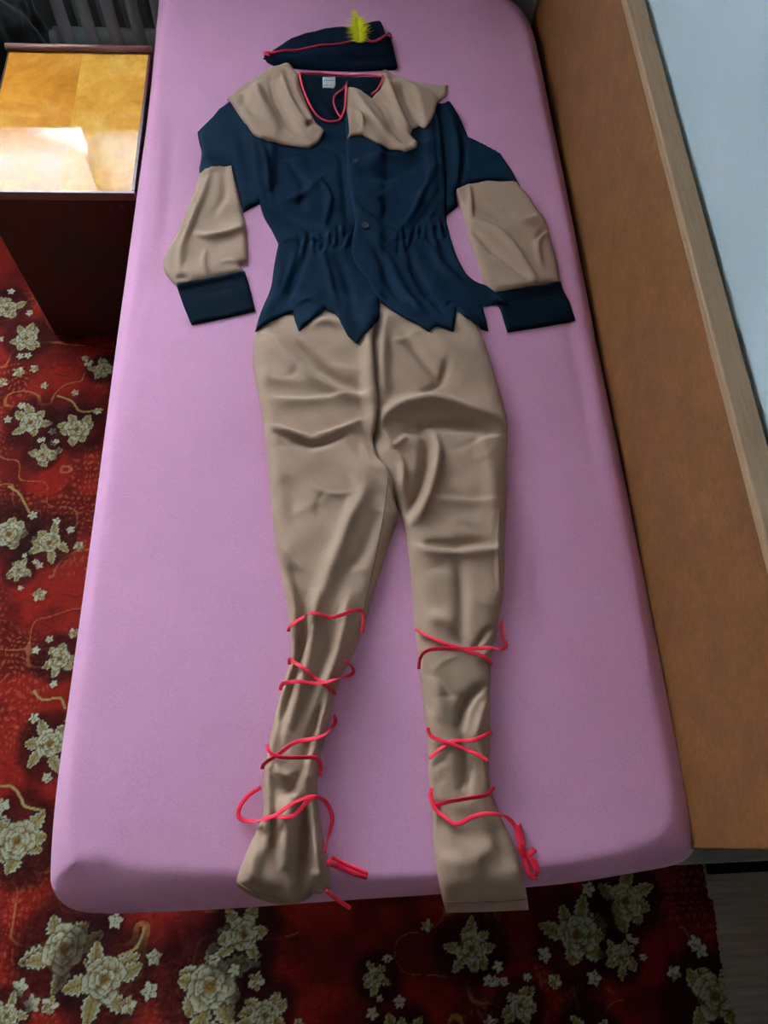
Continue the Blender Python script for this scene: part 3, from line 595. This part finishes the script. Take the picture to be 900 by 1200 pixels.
# ---------------------------------------------------------------- red laces wound round the lower legs
def lace(name, label, runs, ends):
    t = thing(name, label, 'lace', tuple(bed_pt(runs[0][0]) + np.array([0, 0, ZB])), 'red laces tied round the trouser legs')
    for k, r in enumerate(runs):
        P = surf_path(r, .0042 + .0009 * (k % 3), 5)
        tw = [(.5 * math.sin(i * .11 + k), .5 * math.cos(i * .07 + 2 * k), 1.) for i in range(len(P))]; tube('cord', P, 1.0, MAT['red'], t, 8, flat=(.0031, .0005), up=tw)
    for r, wd in ends:
        P = surf_path(r, .0045, 3)
        tube('cord_end', P, 1.0, MAT['red'], t, 8, flat=(wd, .0022))
    return t
A = lambda pts, ox, oy: [(ox + x / 3, oy + y / 3) for x, y in pts]
lace('red_lace', 'red lace wound round the lower left trouser leg, loop out on its left', [
    A([(266, 190), (270, 172), (285, 152), (330, 138), (400, 132), (445, 126), (515, 107), (527, 140), (522, 190)], 250, 680),
    A([(268, 300), (272, 282), (300, 305), (365, 352), (415, 388), (428, 408)], 250, 680), A([(238, 392), (244, 370), (270, 362), (330, 362), (400, 358), (460, 345), (492, 325), (486, 305), (462, 286)], 250, 680),
    A([(424, 478), (430, 495), (415, 522), (375, 552), (290, 570), (230, 612), (182, 648), (176, 668)], 250, 680), A([(192, 582), (200, 605), (240, 622), (340, 622), (372, 635), (380, 660), (376, 690)], 250, 680),
    A([(170, 730), (125, 755), (92, 800), (95, 838), (160, 848), (220, 826), (290, 780), (350, 762), (395, 780), (418, 835), (405, 900), (392, 955)], 250, 680), A([(160, 850), (195, 832), (270, 832), (300, 815), (325, 785), (345, 768)], 250, 680)],
    [(A([(402, 990), (450, 1008), (500, 1030), (542, 1042)], 250, 680), .0045), (A([(418, 975), (465, 1000), (520, 1022), (540, 1034)], 250, 680), .0035), (A([(398, 1090), (440, 1125), (480, 1150)], 250, 680), .0030)])
lace('red_lace', 'red lace criss-crossed round the lower right trouser leg, bunched ends on its right', [
    A([(108, 178), (140, 192), (200, 216), (280, 245), (350, 268), (376, 302)], 450, 680), A([(120, 318), (126, 278), (150, 250), (200, 240), (280, 242), (420, 240), (415, 190), (410, 145)], 450, 680),
    A([(152, 520), (165, 550), (220, 570), (300, 602), (364, 638)], 450, 680), A([(156, 628), (200, 592), (240, 566), (320, 560), (375, 535)], 450, 680),
    A([(165, 732), (160, 765), (180, 788), (230, 778), (300, 766), (360, 755), (380, 728)], 450, 680), A([(162, 740), (172, 795), (215, 835), (255, 857), (320, 828), (380, 820), (430, 835), (462, 868), (474, 920), (500, 960), (525, 1000), (534, 1040)], 450, 680)],
    [(A([(472, 855), (482, 900), (488, 940)], 450, 680), .0040), (A([(470, 930), (490, 970), (520, 955), (530, 945)], 450, 680), .0042), (A([(485, 950), (500, 1000), (515, 1040), (535, 1042)], 450, 680), .0042), (A([(500, 975), (530, 990), (538, 1030)], 450, 680), .0035)])

# ---------------------------------------------------------------- hat
ht = thing('costume_hat', 'dark navy pointed costume hat with red piping above the jacket on the bed', 'hat', (.45, 1.75, ZB))
panel('crown', [(308, 67), (322, 57, 's'), (338, 46, 's'), (368, 36, 's'), (388, 32, 's'), (410, 31, 's'), (436, 26, 's'), (447, 25), (451, 36, 's'), (455, 48), (458, 70), (340, 74)], MAT['hatblue'], ht, .011, .02, .002, [F([(330, 58), (370, 44), (420, 37)], .003, .012), F([(440, 30), (446, 38), (448, 46)], -.003, .006)], .0042)
panel('brim', [(309, 67), (340, 63, 's'), (376, 56.5, 's'), (414, 51, 's'), (458, 46.5), (462, 60, 's'), (466, 77), (463, 80), (432, 81, 's'), (400, 81.5, 's'), (352, 79, 's'), (322, 76), (314, 72)], MAT['hatblue'], ht, .010, .012, .002, [F([(350, 76), (400, 77.5), (455, 76)], -.003, .005)], .0042)
cord('piping', [(309, 67), (324, 66), (340, 63.3), (376, 56.5), (414, 51), (440, 48.5), (459, 46.5)], MAT['redpipe'], ht, .0026, .0030, sm=30)
cord('piping', [(309.5, 67.5), (312, 71), (317, 74)], MAT['redpipe'], ht, .0026, .0034)
def feather():
    r = np.random.default_rng(11); q = surf_path([(421, 51), (421, 43), (420, 33), (417, 24), (414, 17)], .006, 4); q[:, 2] += np.linspace(.002, .010, len(q))
    fq = tube('quill', q, np.linspace(.0012, .0004, len(q)), MAT['feather'], ht, 6)
    V, Fs = [], []
    for k in range(900):
        u = r.random() ** 1.15; i = min(int(u * (len(q) - 1)), len(q) - 2); base = q[i]; t = q[i + 1] - q[i]; t /= np.linalg.norm(t); sd = np.cross(t, (0, 0, 1)); sd /= np.linalg.norm(sd); sg = r.choice((-1, 1))
        L = (.028 * (1 if u < .5 else max(.25, 1 - (u - .5) * 2.2)) * min(1, .55 + u * 2)) * (.45 + .6 * r.random()); ang = .75 + .55 * r.random()
        dr = sd * sg * math.sin(ang) + t * math.cos(ang) * (.55 + .5 * r.random()) + np.array([0, 0, .5 * r.random()]); cl = r.normal(size=3) * .25; wd = .0009 + .0005 * r.random(); n0 = len(V)
        for s_ in range(5):
            f = s_ / 4; c = base + dr * L * f + cl * L * f * f + np.array([0, 0, -.3 * L * f * f]); ww = wd * (1 - f * .85)
            V += [c + t * ww, c - t * ww]
        for s_ in range(4): Fs.append((n0 + 2 * s_, n0 + 2 * s_ + 1, n0 + 2 * s_ + 3, n0 + 2 * s_ + 2))
    ba = link('barbs', mesh_from('barbs', V, Fs), MAT['feather'], fq); fq['label'] = 'yellow fluffy feather tucked behind the brim'
feather()

# ---------------------------------------------------------------- jacket
jk = thing('costume_jacket', 'dark navy costume jacket with beige collar and jagged hem on the bed', 'jacket', (.44, 1.2, ZB))
# left sleeve (left in the picture)
panel('upper_sleeve', [(300, 105), (268, 118, 's'), (250, 134, 's'), (231, 153), (233, 165, 's'), (236, 178, 's'), (233, 195), (233, 206), (253, 200), (271, 195), (278, 220), (285, 247), (296, 241), (306, 236), (318, 215), (322, 150)], MAT['navy'], jk, .007, .012, .0016,
      [F([(236, 172), (250, 177), (266, 182), (271, 192)], .006, .006, .010), F([(236, 182), (252, 186), (266, 190)], -.006, .006), F([(272, 130), (285, 170), (296, 220)], -.005, .010), F([(255, 140), (270, 160), (280, 190)], .004, .012), F([(288, 140), (298, 190), (304, 230)], .005, .008)])
panel('sleeve_panel', [(233, 205), (241, 197, 's'), (256, 194, 's'), (271, 194), (276, 215, 's'), (282, 243, 's'), (287, 260), (290, 285, 's'), (291, 306), (282, 310), (288, 320), (247, 327, 's'), (208, 336), (195, 321, 's'), (191, 308, 's'), (196, 292, 's'), (206, 273, 's'), (222, 236, 's')], MAT['beige'], jk, .010, .016, .002,
      [F([(247, 198), (240, 220), (228, 250), (214, 285), (210, 318)], .006, .005, .009), F([(288, 262), (265, 272), (240, 276), (225, 268)], .006, .006, .012), F([(262, 200), (262, 225), (248, 250)], -.004, .010), F([(243, 318), (238, 305), (240, 290)], .005, .004, .007), F([(205, 325), (214, 322), (222, 326)], -.005, .005), F([(225, 240), (215, 262), (204, 285)], -.003, .008), F([(284, 309), (270, 304), (258, 306)], .003, .005)], fa=1.6, fw=.85, label='beige lower panel of the left sleeve')
panel('cuff', [(207, 335), (245, 325, 's'), (287, 318), (291, 330), (299, 363), (265, 371, 's'), (224, 379), (215, 358)], MAT['lining'], jk, .005, .007, .002, [F([(212, 345), (250, 337), (290, 331)], -.002, .006)])
# right sleeve
panel('upper_sleeve', [(495, 105), (516, 120, 's'), (526, 117, 's'), (535, 129, 's'), (543, 145, 's'), (549, 159), (567, 167, 's'), (587, 179), (598, 195, 's'), (610, 216), (585, 211), (555, 213), (534, 224), (537, 240), (523, 251), (505, 240), (500, 150)], MAT['navy'], jk, .007, .012, .0016,
      [F([(526, 120), (534, 150), (537, 185), (533, 225)], .008, .008, .012), F([(543, 148), (545, 180), (540, 215)], -.005, .007), F([(516, 130), (520, 170), (522, 235)], -.006, .008), F([(560, 175), (580, 190), (600, 210)], .003, .012)])
panel('sleeve_panel', [(535, 222), (550, 214, 's'), (578, 211, 's'), (606, 212), (618, 226, 's'), (628, 241, 's'), (641, 261, 's'), (646, 280, 's'), (652, 302, 's'), (657, 332), (630, 334, 's'), (612, 338, 's'), (580, 342), (570, 335), (566, 325), (558, 302, 's'), (548, 275), (547, 262), (541, 243)], MAT['beige'], jk, .010, .016, .002,
      [F([(551, 215), (553, 240), (552, 255)], .005, .004, .009), F([(550, 258), (575, 263), (600, 285), (622, 318), (631, 332)], .007, .006, .012), F([(553, 268), (575, 290), (600, 310), (628, 334)], -.006, .008), F([(643, 262), (632, 275), (628, 282)], -.006, .006), F([(640, 270), (630, 285), (634, 310)], .005, .007), F([(600, 262), (620, 258), (636, 250)], .004, .012), F([(565, 240), (585, 250), (600, 245)], -.004, .014)], fa=1.6, fw=.85, label='beige lower panel of the right sleeve')
panel('cuff', [(580, 341), (612, 338, 's'), (657, 331), (667, 352), (675, 374), (640, 381, 's'), (595, 388), (588, 365)], MAT['lining'], jk, .005, .007, .002, [F([(586, 352), (625, 346), (662, 341)], -.002, .006)])
# inside of the back, seen through the neck opening
panel('back_lining', [(340, 82), (352, 85), (395, 88, 's'), (450, 89), (462, 92), (455, 150), (400, 165), (345, 150)], MAT['lining'], jk, .003, .012, .0015, [F([(372, 110), (385, 125), (395, 140)], .003, .010)])
cord('neck_tape', [(350, 86), (372, 87), (395, 89), (425, 90), (449, 91)], MAT['redpipe'], jk, .0026, .0008)
lab = panel('care_label', [(378, 88), (393, 88), (393, 98), (391, 101), (378, 101)], MAT['white'], jk, .0012, .004, .0007, (), .003, .0002)
for (y, xa, xb, hh) in ((94.2, 379.5, 392, .75), (97.4, 382.5, 384.5, .35), (99.7, 379.5, 385, .5), (99.7, 386.5, 390, .5)):
    nseg = max(2, int((xb - xa) / 2.2))
    for i in range(nseg):
        a0 = xa + (xb - xa) * i / nseg; a1 = a0 + (xb - xa) / nseg * .68
        p0, p1 = bed_pt((a0, y), .0006), bed_pt((a1, y), .0006); dz = np.array([0, 0, ZB])
        tube('print', [p0 + dz, p1 + dz], 1., MAT['ink'], lab, 6, flat=(hh * .0017, .00015))
WAIST_L = [(326, 283), (350, 277), (377, 277), (400, 271), (418, 271)]; WAIST_R = [(430, 278), (465, 278), (482, 272), (500, 268), (524, 263)]
def gathers(line, n, seed, a=.0042):
    r = np.random.default_rng(seed); P = resample(np.array(line, float), .5); out = []
    for k in range(n):
        i = int((k + .2 + .6 * r.random()) / n * (len(P) - 2)); x, y = P[i]; L = 9 + 12 * r.random(); dx = r.normal() * 4; sg = 1 if k % 2 else -1
        dy = r.normal() * 3; out.append(F([(x - dx * .4, y - L * .55 + dy), (x, y), (x + dx, y + L + dy)], sg * a * (.7 + .6 * r.random()), .0032 + .002 * r.random()))
    return out
HEM_L = [(445, 371), (437, 382), (419, 402), (408, 393), (400, 378), (393, 367), (381, 361), (366, 374), (350, 387), (346, 376), (343, 365), (330, 369), (318, 375), (299, 390), (303, 374), (312, 350, 's'), (318, 332, 's'), (321, 310, 's')]
HEM_R = [(597, 356), (582, 355), (566, 358), (573, 387), (558, 379), (545, 370), (535, 362), (532, 387), (514, 381), (508, 383), (503, 388), (490, 379), (476, 372), (464, 365), (452, 357)]
panel('left_front', [(288, 128), (300, 100), (345, 92), (352, 100), (358, 118, 's'), (370, 136, 's'), (385, 144, 's'), (398, 143, 's'), (404, 136), (446, 150)] + HEM_L + [(326, 284), (318, 268, 's'), (308, 250, 's'), (300, 215, 's'), (292, 165, 's')], MAT['navy'], jk, .006, .011, .0018,
      [F([(376, 205), (388, 228), (380, 262)], .006, .004, .010), F([(325, 235), (350, 225), (376, 205)], .005, .010), F([(305, 235), (340, 250), (372, 262), (395, 268)], -.006, .010), F([(320, 250), (345, 262), (360, 272)], .005, .006), F([(300, 150), (312, 190), (318, 240)], .005, .006), F([(340, 190), (355, 215), (350, 245)], -.004, .010), F([(400, 180), (404, 220), (408, 260)], -.004, .008),
       F([(330, 300), (325, 335), (312, 370)], .005, .009), F([(360, 290), (345, 325), (335, 360)], -.006, .009), F([(376, 288), (385, 320), (395, 365)], .007, .007), F([(392, 288), (408, 330), (415, 385)], -.006, .009), F([(345, 290), (338, 320), (322, 360)], .004, .006), F([(345, 360), (362, 352), (378, 360)], .004, .005),
       F([(328, 281), (350, 277), (377, 277), (400, 271), (418, 272)], -.0045, .004)] + gathers(WAIST_L[1:], 15, 3, .0046) + creases([(310, 180), (400, 180), (400, 260), (330, 260)], 8, 8, 46, .0017, .007, .6), .0038, fa=1.35)
panel('right_front', [(407, 104), (440, 112), (470, 95), (505, 112), (513, 130, 's'), (519, 180, 's'), (523, 251, 's'), (525, 264), (531, 287, 's'), (542, 312, 's'), (552, 324, 's'), (575, 340, 's')] + HEM_R + [(443, 347, 's'), (432, 331, 's'), (420, 313, 's'), (412, 294, 's'), (414, 276, 's'), (416, 256, 's'), (411, 230, 's'), (407, 205, 's'), (406, 165, 's'), (405, 130, 's')], MAT['navy'], jk, .006, .011, .0018,
      [F([(410, 232), (425, 246), (445, 258), (464, 268)], .005, .004, .010), F([(515, 190), (500, 215), (485, 245), (470, 262)], .007, .007), F([(522, 215), (505, 240), (488, 260)], -.007, .008), F([(515, 235), (505, 250), (498, 262)], .005, .005), F([(430, 180), (470, 178), (505, 165)], .006, .010), F([(420, 200), (450, 205), (490, 190)], -.004, .012), F([(510, 140), (514, 190), (516, 235)], -.005, .006),
       F([(450, 288), (470, 330), (495, 370)], .007, .009), F([(480, 285), (490, 320), (520, 370)], -.006, .009), F([(505, 280), (520, 310), (560, 345)], .006, .009), F([(440, 290), (455, 325), (470, 355)], -.005, .008), F([(515, 362), (525, 354), (534, 356)], .004, .005),
       F([(448, 277), (465, 278), (482, 272), (500, 268), (522, 264)], -.0045, .004)] + gathers(WAIST_R[1:], 13, 5, .0046) + creases([(430, 170), (510, 170), (510, 250), (440, 250)], 8, 9, 46, .0017, .007, .6), .0038, fa=1.35)
# collar
panel('collar', [(350, 86), (340, 79, 's'), (326, 75, 's'), (312, 79, 's'), (298, 91, 's'), (280, 102, 's'), (266, 115), (277, 129, 's'), (288, 145, 's'), (302, 160, 's'), (330, 168, 's'), (362, 172), (373, 165, 's'), (380, 151), (376, 147, 's'), (368, 139, 's'), (357, 116, 's'), (351, 98, 's')], MAT['beige'], jk, .0045, .007, .0018,
      [F([(330, 80), (334, 105), (345, 130), (364, 152)], .012, .010, .007), F([(318, 82), (322, 110), (340, 145), (350, 155)], -.008, .010), F([(345, 90), (350, 115), (368, 142)], .005, .006), F([(300, 96), (305, 120), (320, 145)], .005, .014), F([(285, 105), (290, 125), (298, 140)], -.004, .010), F([(360, 150), (366, 144), (374, 146)], -.008, .006)], .0042, fw=.8, fa=1.5, label='left half of the beige collar')
panel('collar', [(407, 102), (420, 107), (436, 114), (445, 106), (449, 94), (446, 84), (452, 82, 's'), (466, 87, 's'), (482, 93, 's'), (502, 97, 's'), (525, 98), (524, 110), (514, 118), (508, 134, 's'), (501, 147), (497, 150), (491, 146), (484, 149), (481, 156), (486, 161), (490, 166), (488, 172), (475, 177), (457, 174, 's'), (440, 165, 's'), (425, 157), (416, 158, 's'), (407, 162), (409, 150, 's'), (406, 125, 's')], MAT['beige'], jk, .0045, .007, .0018,
      [F([(452, 84), (456, 105), (470, 135), (482, 158)], .010, .007, .012), F([(437, 116), (450, 128), (462, 150), (480, 170)], -.011, .010), F([(412, 106), (425, 125), (445, 150), (470, 172)], .006, .010), F([(418, 135), (424, 145), (424, 156)], .006, .006), F([(412, 150), (416, 155), (422, 152)], -.005, .005), F([(485, 97), (490, 120), (496, 140)], .005, .014), F([(470, 100), (478, 125), (490, 145)], -.004, .010)], .0042, fw=.8, fa=1.5, label='right half of the beige collar')
cord('neck_tape', [(351, 88), (353, 100), (358, 116), (366, 132), (377, 141), (390, 144), (400, 141), (404, 133), (405, 118), (406, 103)], MAT['redpipe'], jk, .0024, .001)
cord('neck_tape', [(449, 92), (447, 100), (441, 109), (436, 113)], MAT['redpipe'], jk, .0022, .001)
cord('neck_tie', [(407, 96), (403, 104), (394, 110), (391, 118), (394, 130), (399, 138)], MAT['redpipe'], jk, .0018, .002)
def button(px, rp):
    p = bed_pt(px, .001); R = rp * .0016; V, Fs = [], []; pr = ((0, .0022), (.55, .0020), (.72, .0030), (.92, .0028), (1., .0014), (.96, 0)); n = 24
    for i, (a, z) in enumerate(pr):
        for k in range(n): V.append((p[0] + R * max(a, .02) * math.cos(6.2832 * k / n), p[1] + R * max(a, .02) * math.sin(6.2832 * k / n), p[2] + ZB + z))
        if i:
            for k in range(n): b = (i - 1) * n; c = (k + 1) % n; Fs.append((b + k, b + n + k, b + n + c, b + c))
    Fs.append(tuple(range(n)))
    o = link('button', mesh_from('button', V, Fs), MAT['button'], jk)
    for sx, sy in ((-1, -1), (1, 1)):
        tube('button_thread', [(p[0] + sx * R * .22, p[1] - R * .22 * sx, p[2] + ZB + .0024), (p[0] + sx * R * .22, p[1] + R * .22 * sx, p[2] + ZB + .0024)], .0004, MAT['seam'], o, 5)
button((417, 189), 4.6); button((428, 265), 5.4);
